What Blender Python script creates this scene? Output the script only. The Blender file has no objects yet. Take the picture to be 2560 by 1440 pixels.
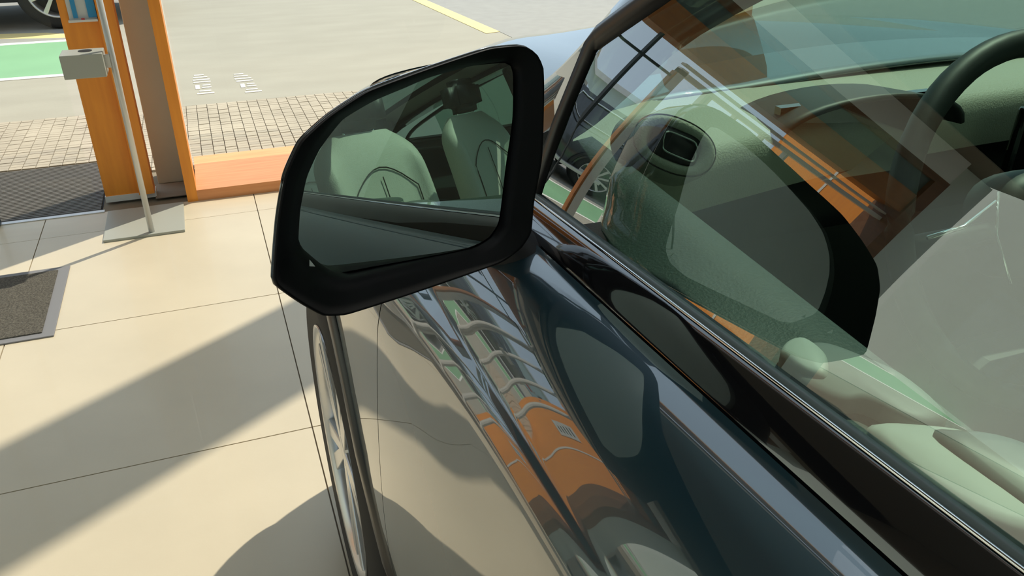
import bpy, bmesh, math, random
from mathutils import Vector, Matrix
random.seed(7)
C = bpy.context.scene.collection
# ------------------------------------------------------------ camera
PITCH = math.radians(28.2); YAW = math.radians(20.5); HCAM = 1.5; FPX = 2030.0
fwd = Vector((math.sin(YAW)*math.cos(PITCH), math.cos(YAW)*math.cos(PITCH), -math.sin(PITCH)))
rgt = Vector((math.cos(YAW), -math.sin(YAW), 0.0)); upv = rgt.cross(fwd)
cam_d = bpy.data.cameras.new('camera'); cam = bpy.data.objects.new('camera', cam_d); C.objects.link(cam)
cam.matrix_world = Matrix(((rgt.x, upv.x, -fwd.x, 0), (rgt.y, upv.y, -fwd.y, 0), (rgt.z, upv.z, -fwd.z, HCAM), (0, 0, 0, 1)))
cam_d.sensor_width = 36.0; cam_d.lens = FPX/2560*36; cam_d.clip_start = 0.02; cam_d.clip_end = 300
bpy.context.scene.camera = cam
# ------------------------------------------------------------ light
scene = bpy.context.scene
w = bpy.data.worlds.new('sky'); scene.world = w; w.use_nodes = True
bg = w.node_tree.nodes['Background']; bg.inputs[0].default_value = (0.66, 0.83, 1.0, 1); bg.inputs[1].default_value = 1.2
SUN_AZ = math.radians(57.0); SUN_EL = math.radians(54.0)
sd = bpy.data.lights.new('sun', 'SUN'); sd.energy = 5.3; sd.angle = math.radians(0.6); sd.color = (1.0, 0.92, 0.78)
sun = bpy.data.objects.new('sun', sd); C.objects.link(sun)
sdir = Vector((math.sin(SUN_AZ)*math.cos(SUN_EL), math.cos(SUN_AZ)*math.cos(SUN_EL), math.sin(SUN_EL)))
sun.rotation_euler = sdir.to_track_quat('Z', 'Y').to_euler(); sun.location = (3, 3, 8)
for lx in (0.0, 4.5):        # unseen area fills added to lift the room's ambient light
    for ly in (-3.0, 0.5):
        ld = bpy.data.lights.new('ambient_fill', 'AREA'); ld.shape = 'RECTANGLE'; ld.size = 2.4; ld.size_y = 1.2; ld.energy = 60; ld.color = (0.95, 0.98, 1.0)
        lo = bpy.data.objects.new('ambient_fill', ld); C.objects.link(lo); lo.location = (lx, ly, 15.0)
vs = scene.view_settings; vs.view_transform = 'Standard'; vs.look = 'None'; vs.gamma = 1.0; vs.exposure = 0.0
try: vs.use_curve_mapping = False
except Exception: pass

# ------------------------------------------------------------ materials
def mat(name, col, rough=0.6, metal=0.0, coat=0.0, coat_ior=1.5, noise=0.0, nscale=20.0, bump=0.0, bscale=80.0, col2=None, emit=0.0, spec=0.5, wave=False, stretch=(1,1,1)):
    m = bpy.data.materials.new(name); m.use_nodes = True
    nt = m.node_tree; b = nt.nodes['Principled BSDF']
    b.inputs['Base Color'].default_value = (*col, 1); b.inputs['Roughness'].default_value = rough
    b.inputs['Metallic'].default_value = metal; b.inputs['Coat Weight'].default_value = coat
    b.inputs['Coat IOR'].default_value = coat_ior; b.inputs['Coat Roughness'].default_value = 0.015
    b.inputs['Specular IOR Level'].default_value = spec
    if emit: b.inputs['Emission Color'].default_value = (*col, 1); b.inputs['Emission Strength'].default_value = emit
    tc = nt.nodes.new('ShaderNodeTexCoord'); mp = nt.nodes.new('ShaderNodeMapping'); mp.inputs['Scale'].default_value = stretch
    nt.links.new(tc.outputs['Object'], mp.inputs['Vector'])
    if noise or col2:
        n = nt.nodes.new('ShaderNodeTexNoise'); n.inputs['Scale'].default_value = nscale; n.inputs['Detail'].default_value = 6
        if wave:
            n = nt.nodes.new('ShaderNodeTexWave'); n.inputs['Scale'].default_value = nscale; n.inputs['Distortion'].default_value = 6; n.inputs['Detail'].default_value = 4
        nt.links.new(mp.outputs[0], n.inputs['Vector'])
        r = nt.nodes.new('ShaderNodeValToRGB'); c2 = col2 if col2 else tuple(max(0, c*(1-noise)) for c in col)
        r.color_ramp.elements[0].position = 0.3; r.color_ramp.elements[1].position = 0.7
        r.color_ramp.elements[0].color = (*c2, 1); r.color_ramp.elements[1].color = (*col, 1)
        nt.links.new(n.outputs['Fac' if 'Fac' in n.outputs else 0], r.inputs[0]); nt.links.new(r.outputs[0], b.inputs['Base Color'])
    if bump:
        n2 = nt.nodes.new('ShaderNodeTexNoise'); n2.inputs['Scale'].default_value = bscale; n2.inputs['Detail'].default_value = 3
        nt.links.new(mp.outputs[0], n2.inputs['Vector'])
        bp = nt.nodes.new('ShaderNodeBump'); bp.inputs['Strength'].default_value = bump; bp.inputs['Distance'].default_value = 0.01
        nt.links.new(n2.outputs[0], bp.inputs['Height']); nt.links.new(bp.outputs[0], b.inputs['Normal'])
    return m
def glassmat(name, tint, ior, refl=(1, 1, 1)):
    m = bpy.data.materials.new(name); m.use_nodes = True; nt = m.node_tree; nt.nodes.clear()
    o = nt.nodes.new('ShaderNodeOutputMaterial'); mx = nt.nodes.new('ShaderNodeMixShader'); t = nt.nodes.new('ShaderNodeBsdfTransparent')
    g = nt.nodes.new('ShaderNodeBsdfGlossy'); f = nt.nodes.new('ShaderNodeFresnel')
    geo = nt.nodes.new('ShaderNodeNewGeometry')
    t.inputs[0].default_value = (*tint, 1); g.inputs[0].default_value = (*refl, 1); g.inputs['Roughness'].default_value = 0.0
    # Fresnel of a thin pane: the same from both faces
    lw = nt.nodes.new('ShaderNodeLayerWeight'); lw.inputs['Blend'].default_value = 0.5
    pw = nt.nodes.new('ShaderNodeMath'); pw.operation = 'POWER'; pw.inputs[1].default_value = 3.2
    ml = nt.nodes.new('ShaderNodeMath'); ml.operation = 'MULTIPLY_ADD'; f0 = ((ior-1)/(ior+1))**2
    ml.inputs[1].default_value = 1-f0; ml.inputs[2].default_value = f0
    nt.nodes.remove(f); nt.nodes.remove(geo)
    nt.links.new(lw.outputs['Facing'], pw.inputs[0]); nt.links.new(pw.outputs[0], ml.inputs[0]); nt.links.new(ml.outputs[0], mx.inputs[0])
    nt.links.new(t.outputs[0], mx.inputs[1]); nt.links.new(g.outputs[0], mx.inputs[2]); nt.links.new(mx.outputs[0], o.inputs[0])
    return m
M = {}
M['tile'] = mat('porcelain_tile', (0.70, 0.61, 0.45), 0.42, noise=0.10, nscale=2.5, coat=0.12, coat_ior=1.35, bump=0.02)
M['grout'] = mat('grout', (0.25, 0.21, 0.16), 0.9)
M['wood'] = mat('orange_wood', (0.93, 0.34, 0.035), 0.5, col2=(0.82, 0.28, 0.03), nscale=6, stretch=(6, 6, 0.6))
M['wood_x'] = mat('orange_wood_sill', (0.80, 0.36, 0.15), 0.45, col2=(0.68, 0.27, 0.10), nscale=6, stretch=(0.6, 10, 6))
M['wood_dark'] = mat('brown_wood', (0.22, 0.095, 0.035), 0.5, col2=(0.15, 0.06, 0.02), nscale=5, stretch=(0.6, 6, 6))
M['wood_mid'] = mat('shaded_brown_wood', (0.42, 0.16, 0.035), 0.5, col2=(0.33, 0.12, 0.03), nscale=5, stretch=(0.6, 6, 6))  # orange timber darkened in its colour for the shaded lintel
M['col_grey'] = mat('grey_cladding', (0.62, 0.59, 0.48), 0.55, noise=0.08, nscale=4)
M['white'] = mat('white_powder_coat', (0.74, 0.74, 0.70), 0.4)
M['stand_grey'] = mat('grey_powder_coat', (0.40, 0.41, 0.36), 0.45)
M['steel'] = mat('brushed_steel', (0.62, 0.62, 0.60), 0.35, metal=0.35)
M['black'] = mat('black_plastic', (0.012, 0.012, 0.013), 0.35)
M['black_matte'] = mat('matte_black', (0.008, 0.008, 0.009), 0.7)
M['mirror_black'] = mat('black_mirror_plastic', (0.004, 0.004, 0.005), 0.5, spec=0.18)
M['gloss_black'] = mat('gloss_black_trim', (0.008, 0.008, 0.009), 0.08, coat=1.0, coat_ior=1.7)
M['chrome'] = mat('chrome', (0.85, 0.86, 0.86), 0.12, metal=1.0)
M['paint'] = mat('deep_teal_paint', (0.009, 0.040, 0.056), 0.42, metal=0.25, coat=1.0, coat_ior=2.1)
M['rubber'] = mat('tyre_rubber', (0.018, 0.018, 0.019), 0.75)
M['alloy'] = mat('alloy_wheel_silver', (0.62, 0.62, 0.62), 0.3, metal=0.7)
M['darkmetal'] = mat('dark_metal', (0.05, 0.05, 0.05), 0.5, metal=0.5)
M['mat_grate'] = mat('grating_slat', (0.10, 0.09, 0.075), 0.6)
M['rug'] = mat('charcoal_mat_pile', (0.17, 0.155, 0.125), 0.95, col2=(0.05, 0.045, 0.035), nscale=160, bump=0.6, bscale=300)
M['rug_edge'] = mat('grey_mat_border', (0.22, 0.22, 0.23), 0.7)
M['paver'] = mat('paver', (0.43, 0.375, 0.29), 0.85, noise=0.22, nscale=3)
M['paver2'] = mat('paver_greyer', (0.38, 0.335, 0.265), 0.85, noise=0.22, nscale=3)
M['sand'] = mat('joint_sand', (0.20, 0.17, 0.12), 0.95)
M['concrete'] = mat('concrete_yard', (0.345, 0.325, 0.265), 0.85, col2=(0.31, 0.29, 0.235), nscale=1.6, stretch=(1, 2.5, 1), bump=0.1, bscale=40)
M['asphalt'] = mat('grey_asphalt', (0.31, 0.305, 0.285), 0.9, noise=0.1, nscale=8)
M['green'] = mat('green_lane_paint', (0.21, 0.42, 0.23), 0.7, noise=0.12, nscale=2)
M['roadwhite'] = mat('road_white', (0.80, 0.80, 0.74), 0.8)
M['faded_white'] = mat('faded_road_white', (0.74, 0.73, 0.68), 0.8)
M['yellow'] = mat('road_yellow', (0.78, 0.62, 0.28), 0.8, noise=0.12, nscale=5)
M['seat'] = mat('pale_grey_leather', (0.72, 0.72, 0.64), 0.5, bump=0.15, bscale=220)
M['seat_dark'] = mat('charcoal_leather', (0.03, 0.035, 0.035), 0.5)
M['seam'] = mat('seam_dark', (0.05, 0.05, 0.045), 0.8)
M['dash'] = mat('pale_soft_dash', (0.50, 0.51, 0.42), 0.6, bump=0.2, bscale=400)
M['door_trim'] = mat('green_grey_door_leather', (0.045, 0.072, 0.066), 0.6, col2=(0.037, 0.060, 0.054), nscale=200, bump=0.15, bscale=420)
M['trim_light'] = mat('light_grey_trim', (0.56, 0.58, 0.55), 0.5)
M['trim_grey2'] = mat('soft_grey_trim', (0.24, 0.255, 0.25), 0.5)
M['trim_mid'] = mat('mid_grey_trim', (0.12, 0.15, 0.145), 0.4)
M['headliner'] = mat('headliner', (0.35, 0.34, 0.31), 0.9)
M['wall'] = mat('pale_wall', (0.68, 0.74, 0.66), 0.55, noise=0.03, nscale=2)
M['ceiling'] = mat('brown_grey_ceiling', (0.17, 0.145, 0.11), 0.8)
M['ceil_white'] = mat('white_ceiling_strip', (0.86, 0.86, 0.82), 0.6)
M['cladding'] = mat('pale_teal_cladding', (0.60, 0.74, 0.70), 0.45)
M['beige'] = mat('beige_render', (0.42, 0.38, 0.30), 0.8)
M['dark_frame'] = mat('dark_window_frame', (0.03, 0.04, 0.05), 0.5)
M['blue'] = mat('blue_print', (0.03, 0.28, 0.55), 0.5)
M['paper'] = mat('paper_grey', (0.60, 0.62, 0.60), 0.6)
M['blue_sign'] = mat('blue_sign', (0.10, 0.20, 0.60), 0.5)
M['red'] = mat('tail_lamp_red', (0.5, 0.02, 0.03), 0.2, coat=1)
M['ink'] = mat('dark_ink', (0.04, 0.05, 0.06), 0.6)
M['glass_car'] = glassmat('tinted_car_glass', (0.56, 0.74, 0.64), 2.75)
M['glass_ws'] = glassmat('windscreen_glass', (0.80, 0.92, 0.86), 1.5)
M['glass_clear'] = glassmat('clear_pane_glass', (0.97, 0.985, 0.97), 1.35)
M['carbody'] = mat('black_car_paint', (0.012, 0.014, 0.018), 0.3, coat=1.0, coat_ior=1.6)
mm = bpy.data.materials.new('mirror_glass'); mm.use_nodes = True; nt = mm.node_tree; nt.nodes.clear()
g = nt.nodes.new('ShaderNodeBsdfGlossy'); g.inputs[0].default_value = (0.62, 0.69, 0.66, 1); g.inputs['Roughness'].default_value = 0.0
o_ = nt.nodes.new('ShaderNodeOutputMaterial'); nt.links.new(g.outputs[0], o_.inputs[0]); M['mirror'] = mm

# ------------------------------------------------------------ helpers
def link(name, me, m, parent=None, smooth=False):
    o = bpy.data.objects.new(name, me); C.objects.link(o)
    if m is not None and not me.materials: me.materials.append(M[m])
    if smooth:
        for p in me.polygons: p.use_smooth = True
    if parent is not None: o.parent = parent
    return o
def mk(name, verts, faces, m, parent=None, smooth=False):
    me = bpy.data.meshes.new(name); me.from_pydata([tuple(v) for v in verts], [], faces); me.update()
    return link(name, me, m, parent, smooth)
def frombm(name, bm, m, parent=None, smooth=False):
    bmesh.ops.recalc_face_normals(bm, faces=bm.faces)
    me = bpy.data.meshes.new(name); bm.to_mesh(me); bm.free()
    return link(name, me, m, parent, smooth)
def addbox(bm, lo, hi, bev=0.0):
    n0 = len(bm.verts)
    r = bmesh.ops.create_cube(bm, size=1.0); vs_ = r['verts']
    for v in vs_:
        v.co = Vector([lo[i]+(v.co[i]+0.5)*(hi[i]-lo[i]) for i in range(3)])
    if bev > 0:
        es = list({e for v in vs_ for e in v.link_edges})
        bmesh.ops.bevel(bm, geom=es, offset=bev, segments=2, affect='EDGES', profile=0.5)
def box(name, lo, hi, m, parent=None, bev=0.0):
    bm = bmesh.new(); addbox(bm, lo, hi, bev); return frombm(name, bm, m, parent)
def addtube(bm, pts, r, n=8, closed=False):
    pts = [Vector(p) for p in pts]; rings = []
    L = len(pts)
    for i, p in enumerate(pts):
        a = pts[(i-1) % L] if (closed or i > 0) else pts[i]
        b = pts[(i+1) % L] if (closed or i < L-1) else pts[i]
        d = (b-a).normalized(); h = Vector((0, 0, 1)) if abs(d.z) < 0.9 else Vector((1, 0, 0))
        s = d.cross(h).normalized(); t = s.cross(d)
        rr = r[i] if isinstance(r, (list, tuple)) else r
        rings.append([bm.verts.new(p+(s*math.cos(2*math.pi*k/n)+t*math.sin(2*math.pi*k/n))*rr) for k in range(n)])
    m_ = L if closed else L-1
    for i in range(m_):
        A = rings[i]; B = rings[(i+1) % L]
        for k in range(n): bm.faces.new((A[k], A[(k+1) % n], B[(k+1) % n], B[k]))
    if not closed:
        bm.faces.new(rings[0][::-1]); bm.faces.new(rings[-1])
def tube(name, pts, r, m, parent=None, n=8, closed=False):
    bm = bmesh.new(); addtube(bm, pts, r, n, closed); return frombm(name, bm, m, parent, True)
def grid(name, rows, m, parent=None, smooth=True, thick=0.0):
    verts = [v for r in rows for v in r]; n = len(rows[0]); f = []
    for i in range(len(rows)-1):
        for j in range(n-1):
            f.append((i*n+j, i*n+j+1, (i+1)*n+j+1, (i+1)*n+j))
    o = mk(name, verts, f, m, parent, smooth)
    if thick:
        s = o.modifiers.new('thickness', 'SOLIDIFY'); s.thickness = thick; s.offset = 0
    return o
def tag(o, label, cat, group=None):
    o['label'] = label; o['category'] = cat
    if group: o['group'] = group
    return o
def empty(name, loc, label, cat, group=None):
    o = bpy.data.objects.new(name, None); C.objects.link(o); o.location = loc; o.empty_display_size = 0.1
    return tag(o, label, cat, group)
def under(parent, o):          # parent keeping the world place
    o.parent = parent; o.matrix_parent_inverse = Matrix.Translation(-Vector(parent.location)); return o
def struct(o):
    o['kind'] = 'structure'; return o
def interp(pts, t):            # Catmull-Rom through a list of tuples
    n = len(pts)-1; i = min(int(t*n), n-1); u = t*n-i
    p0 = pts[max(i-1, 0)]; p1 = pts[i]; p2 = pts[i+1]; p3 = pts[min(i+2, n)]
    return tuple(0.5*((2*b)+(-a+c)*u+(2*a-5*b+4*c-d)*u*u+(-a+3*b-3*c+d)*u**3) for a, b, c, d in zip(p0, p1, p2, p3))
def lathe_x(bm, prof, n=48):   # prof: (x, r) about the x axis
    rings = [[bm.verts.new((x, r*math.cos(2*math.pi*k/n), r*math.sin(2*math.pi*k/n))) for k in range(n)] for x, r in prof]
    for A, B in zip(rings, rings[1:]):
        for k in range(n): bm.faces.new((A[k], A[(k+1) % n], B[(k+1) % n], B[k]))

# ============================================================ setting
TX0, TY0, TW, TH = 0.120, 2.011, 0.930, 0.882
fl = struct(box('floor', (-3.4, -5, -0.10), (10.3, 4.02, -0.008), 'grout'))
bmt = bmesh.new(); addbox(bmt, (0.002, 0.002, -0.008), (TW-0.002, TH-0.002, 0.0), 0.0)
tme = None
for i in range(-4, 10):
    for j in range(-8, 3):
        x = TX0+i*TW; y = TY0+j*TH
        if tme is None:
            o = frombm('floor_tile', bmt, 'tile', fl); tme = o.data
        else:
            o = bpy.data.objects.new('floor_tile', tme); C.objects.link(o); o.parent = fl
        hgt = 1.0
        if j == 2: o.scale = (1, (4.013-y)/TH, 1)
        if i == -4: o.scale = (1.0, o.scale[1], 1)
        o.location = (x, y, 0)
# ceiling, walls
struct(box('ceiling', (-3.4, -5, 15.1), (10.3, 4.3, 15.2), 'ceiling'))
struct(box('trim_1', (-3.39, 3.60, 2.51), (-0.335, 3.86, 3.3), 'ceiling'))        # bulkhead over the entrance
struct(box('wall_back', (-3.5, -5.1, 0), (10.3, -5.0, 15.2), 'wall'))
struct(box('wall_right', (10.2, -5.0, 0), (10.3, 4.3, 15.2), 'wall'))
wl = struct(box('wall_left', (-3.55, -5, 2.55), (-3.42, 4.3, 15.2), 'ceiling'))
for i in range(5):
    y = -5.0+i*1.8
    box('mullion', (-3.46, y-0.02, 0.0), (-3.42, y+0.02, 2.55), 'dark_frame', wl)
    mk('pane', [(-3.44, y+0.02, 0.04), (-3.44, y+1.78, 0.04), (-3.44, y+1.78, 2.55), (-3.44, y+0.02, 2.55)], [(0, 1, 2, 3)], 'glass_clear', wl)
struct(box('baseboard_left', (-3.47, -5, -0.02), (-3.41, 3.98, 0.04), 'dark_frame'))
struct(box('trim_1', (-3.39, 3.60, 2.502), (-0.34, 4.09, 15.0), 'ceiling'))        # solid wall over the entrance over the entrance
ow = empty('boundary_wall', (-9, 0, 0), 'pale green rendered boundary wall standing outside the glazed left side', 'wall')
under(ow, box('wall_face', (-9.2, -8, -0.03), (-9.0, 12.5, 4.9), 'wall')); under(ow, box('coping', (-9.25, -8, 4.9), (-8.95, 12.5, 4.98), 'ceil_white'))

# facade in the plane y = 4: entrance portal on the left, big windows on the right
port = empty('entrance_portal', (-2.0, 4.0, 0), 'glazed entrance portal with brown lintel and white bars beside the mat grating', 'door frame')
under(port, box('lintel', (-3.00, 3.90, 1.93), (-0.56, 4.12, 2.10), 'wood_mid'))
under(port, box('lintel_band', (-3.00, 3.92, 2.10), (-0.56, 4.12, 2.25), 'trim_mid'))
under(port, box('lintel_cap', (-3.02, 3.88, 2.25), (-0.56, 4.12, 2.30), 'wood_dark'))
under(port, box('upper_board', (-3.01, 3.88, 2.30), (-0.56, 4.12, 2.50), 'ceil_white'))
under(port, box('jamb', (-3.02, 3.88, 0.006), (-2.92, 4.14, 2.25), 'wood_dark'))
fin = empty('orange_fin_wall', (-3.0, 4.8, 0), 'orange timber fin wall with a white strip standing outside the entrance portal', 'wall')
under(fin, box('board', (-3.02, 4.16, -0.01), (-2.94, 5.45, 2.20), 'wood'))
under(fin, box('white_strip', (-2.94, 4.62, 0.0), (-2.935, 4.645, 2.20), 'white'))
nb = empty('wall_notice', (-2.93, 4.95, 1.3), 'pale grey printed notice fixed to the orange fin wall outside the entrance', 'notice')
under(nb, box('sheet', (-2.94, 4.82, 1.02), (-2.932, 5.06, 1.62), 'paper'))
for i in range(5): under(nb, box('print_block', (-2.932, 4.87, 1.10+i*0.10), (-2.930, 4.97+0.012*i, 1.135+i*0.10), 'ink'))
# glazed screen of the portal
scr = port
for x in (-1.0,): under(scr, box('mullion', (x-0.008, 3.98, 0.006), (x+0.008, 4.02, 1.93), 'dark_frame'))
under(scr, box('transom', (-1.24, 3.985, 1.755), (-0.58, 4.015, 1.77), 'dark_frame'))
under(scr, box('door_stile', (-1.27, 3.97, 0.006), (-1.22, 4.03, 1.84), 'steel'))
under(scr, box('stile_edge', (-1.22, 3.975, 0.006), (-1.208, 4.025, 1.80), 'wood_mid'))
under(scr, box('top_rail', (-2.92, 3.97, 1.80), (-1.22, 4.03, 1.83), 'white'))
under(scr, box('top_rail', (-2.92, 3.97, 1.86), (-1.22, 4.03, 1.875), 'white'))
for x in (-1.45, -1.48, -1.68, -1.90, -2.10): under(scr, box('white_bar', (x-0.008, 3.975, 0.006), (x+0.008, 4.025, 1.80), 'white'))
under(scr, box('label', (-1.75, 3.965, 0.95), (-1.62, 3.972, 1.05), 'white'))
for i in range(9):
    hh = 0.04+0.02*((i*7) % 3); x = -1.60-0.065*i
    bm = bmesh.new()
    for (a, b, c, d) in ((0, 0, 0.04, 0.006), (0, hh/2, 0.04, hh/2+0.006), (0.016, 0, 0.022, hh)):
        addbox(bm, (x+a, 3.966, 1.07+b), (x+c, 3.972, 1.07+d))
    under(scr, frombm('lettering_stroke', bm, 'ink' if i < 5 else 'white'))
under(scr, mk('pane', [(-1.22, 4.0, 0.02), (-0.58, 4.0, 0.02), (-0.58, 4.0, 1.93), (-1.22, 4.0, 1.93)], [(0, 1, 2, 3)], 'glass_clear'))
under(scr, mk('pane', [(-2.92, 4.0, 0.02), (-1.27, 4.0, 0.02), (-1.27, 4.0, 1.93), (-2.92, 4.0, 1.93)], [(0, 1, 2, 3)], 'glass_clear'))

# orange post left of the grey column
pst = empty('timber_post', (-0.45, 4.1, 0), 'orange timber post standing between the mat grating and the grey column', 'post')
under(pst, box('post_face', (-0.557, 4.135, 0.03), (-0.405, 4.22, 15.0), 'wood'))
under(pst, box('post_return', (-0.405, 4.10, 0.03), (-0.335, 4.20, 15.0), 'wood'))
under(pst, box('plinth', (-0.56, 4.13, 0.0), (-0.33, 4.20, 0.03), 'white'))
lf = empty('leaflet_display', (-0.467, 4.12, 0.86), 'clear leaflet display with blue and grey stripes on the orange post', 'leaflet holder')
LFX0, LFX1 = -0.522, -0.412
under(lf, box('back_sheet', (LFX0, 4.125, 0.855), (LFX1, 4.131, 1.22), 'paper'))
for a, b in ((0.018, 0.036), (0.078, 0.112)): under(lf, box('blue_stripe', (LFX0+a, 4.120, 0.862), (LFX0+b, 4.1249, 1.22), 'blue'))
under(lf, box('shelf_lip', (LFX0-0.004, 4.106, 0.846), (LFX1+0.003, 4.131, 0.855), 'white'))
under(lf, box('red_tab', (LFX0+0.048, 4.110, 0.855), (LFX0+0.062, 4.118, 0.862), 'red'))
# grey column
gc = tag(box('grey_column', (-0.325, 4.31, 0.0), (-0.195, 4.50, 15.0), 'col_grey', bev=0.004), 'plain grey clad column between the orange post and the orange window frame', 'column')
box('base_block', (-0.335, 4.10, 0.0), (-0.19, 4.30, 0.004), 'grout', None)['kind'] = 'structure'
bpy.data.objects['base_block'].name = 'trim_4'
# orange window frame: jamb and sill
fr = empty('window_frame', (0.5, 4.1, 0), 'orange timber window frame with deep sill beside the paving', 'window frame')
under(fr, box('jamb', (-0.188, 4.00, 0.0), (-0.140, 4.16, 15.0), 'wood')); under(fr, box('sun_block_infill', (-0.194, 4.16, 0.0), (-0.146, 4.46, 15.0), 'col_grey'))  # filler added behind the jamb to stop sun streaks on the floor
under(fr, box('sill', (-0.140, 4.02, 0.0), (10.1, 4.53, 0.055), 'wood_x'))
under(fr, box('sill_front', (-0.140, 4.0, 0.0), (10.1, 4.02, 0.055), 'wood_x'))
under(fr, box('mullion', (2.52, 4.05, 0.055), (2.98, 4.35, 15.0), 'wood'))
under(fr, box('head', (-0.14, 4.0, 15.0), (10.1, 4.4, 15.1), 'wood'))
gw = mk('pane', [(-0.14, 4.40, 0.055), (2.7, 4.40, 0.055), (2.7, 4.40, 15.0), (-0.14, 4.40, 15.0)], [(0, 1, 2, 3)], 'glass_clear'); under(fr, gw)
gw = mk('pane', [(2.7, 4.40, 0.055), (10.1, 4.40, 0.055), (10.1, 4.40, 15.0), (2.7, 4.40, 15.0)], [(0, 1, 2, 3)], 'glass_clear'); under(fr, gw)
struct(box('wall_front', (-3.42, 4.02, 0.0), (-3.02, 4.12, 2.5), 'wall'))

# sanitiser / tray stand
st = empty('tray_stand', (-0.345, 3.654, 0), 'slim white pedestal stand with square base plate and small tray box', 'stand')
mk_v = [(-0.497, 3.66), (-0.30, 3.96), (-0.245, 3.90)]
bm = bmesh.new(); addbox(bm, (-0.543, 3.632, 0.0), (-0.207, 3.985, 0.012), 0.002); 
bp_ = frombm('base_plate', bm, 'stand_grey'); under(st, bp_)
under(st, tube('pole', [(-0.345, 3.658, 0.012), (-0.342, 3.658, 1.35)], 0.0125, 'steel', n=14))
bm = bmesh.new(); addbox(bm, (-0.525, 3.60, 0.714), (-0.372, 3.72, 0.806), 0.003)
tb = frombm('tray_box', bm, 'stand_grey'); under(st, tb)
bm = bmesh.new(); bmesh.ops.create_circle(bm, cap_ends=True, radius=0.026, segments=28)
for v in bm.verts: v.co = Vector((v.co.x-0.437, v.co.y+3.672, 0.8075))
h_ = frombm('cup_hole', bm, 'black_matte'); h_.parent = tb
under(st, box('bracket', (-0.374, 3.645, 0.74), (-0.352, 3.663, 0.79), 'steel'))

# entrance mat grating: slats
grt = empty('mat_grating', (-1.5, 4.4, 0), 'dark slatted entrance mat grating outside the doorway', 'mat')
under(grt, box('tray', (-2.90, 4.03, -0.03), (-0.575, 4.795, -0.012), 'black_matte'))
under(grt, box('front_edge', (-2.90, 4.003, -0.02), (-0.560, 4.030, 0.004), 'steel'))
me0 = None
for i in range(37):
    y = 4.036+i*0.0205
    if me0 is None:
        s0 = box('slat', (-2.90, 0, -0.012), (-0.58, 0.0125, 0.0), 'mat_grate'); me0 = s0.data
    else:
        s0 = bpy.data.objects.new('slat', me0); C.objects.link(s0)
    s0.location = (0, y, 0); under(grt, s0); s0.matrix_parent_inverse = Matrix.Translation(-Vector(grt.location))
# floor mat
rg = empty('floor_mat', (-0.95, 3.12, 0), 'charcoal pile floor mat with grey rubber border on the tiles', 'mat')
under(rg, box('border', (-1.62, 2.845, 0.0), (-0.655, 3.43, 0.006), 'rug_edge', bev=0.002))
under(rg, box('pile', (-1.57, 2.875, 0.004), (-0.695, 3.395, 0.011), 'rug', bev=0.003))

# ------------------------------------------------------------ outdoors
struct(box('ground', (-30, -12, -0.25), (-3.47, 3.995, -0.005), 'concrete'))
yard = struct(box('ground', (-30, 4.0, -0.25), (40, 60, -0.03), 'concrete'))
struct(box('trim_5', (-30, 5.825, -0.03), (30, 40, -0.004), 'concrete'))
struct(box('trim_6', (-30, 4.05, -0.03), (30, 5.815, -0.0135), 'sand'))
# pavers: columns run along y
pav = empty('paving', (0, 5.2, 0), 'buff brick paving strip between the window sill and the concrete yard', 'paving')
PW, PL = 0.0655, 0.0435
cells = []
for i in range(-60, 60):
    for j in range(0, 30):
        x = -0.100+i*PW; y0 = 5.813-(j+1)*PL+(0 if i % 2 else PL*0.0)
        if y0 < (4.797 if x < -0.56 else 4.535) or (-3.10 < x < -2.93 and y0 < 5.46): continue
        vis = (-1.30 < x < -0.56) or (-0.17 < x < 0.95)
        cells.append((x, y0, vis))
vis = sorted([c for c in cells if c[2]], key=lambda c: c[1])
near = set((c[0], c[1]) for c in vis[:298])
bms = [bmesh.new(), bmesh.new()]; addbox(bms[0], (0.0018, 0.0018, -0.0135), (PW-0.0018, PL-0.0018, 0), 0.0015); addbox(bms[1], (0.0018, 0.0018, -0.0135), (PW-0.0018, PL-0.0018, 0), 0.0015)
pm = []
for q, b_ in enumerate(bms):
    me = bpy.data.meshes.new('brick'); b_.to_mesh(me); b_.free(); me.materials.append(M['paver' if q == 0 else 'paver2']); pm.append(me)
bm = bmesh.new()
for (x, y, v) in cells:
    if (x, y) in near:
        o = bpy.data.objects.new('brick', random.choice(pm)); C.objects.link(o); o.location = (x, y, random.uniform(-0.0015, 0.001)); under(pav, o)
        o.matrix_parent_inverse = Matrix.Translation(-Vector(pav.location))
    else:
        addbox(bm, (x+0.0018, y+0.0018, -0.0135), (x+PW-0.0018, y+PL-0.0018, random.uniform(-0.0015, 0.001)))
o = frombm('far_bricks', bm, 'paver'); under(pav, o); o['kind'] = 'stuff'
struct(box('trim_7', (-30, 5.815, -0.03), (30, 5.828, -0.009), 'sand'))
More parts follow.
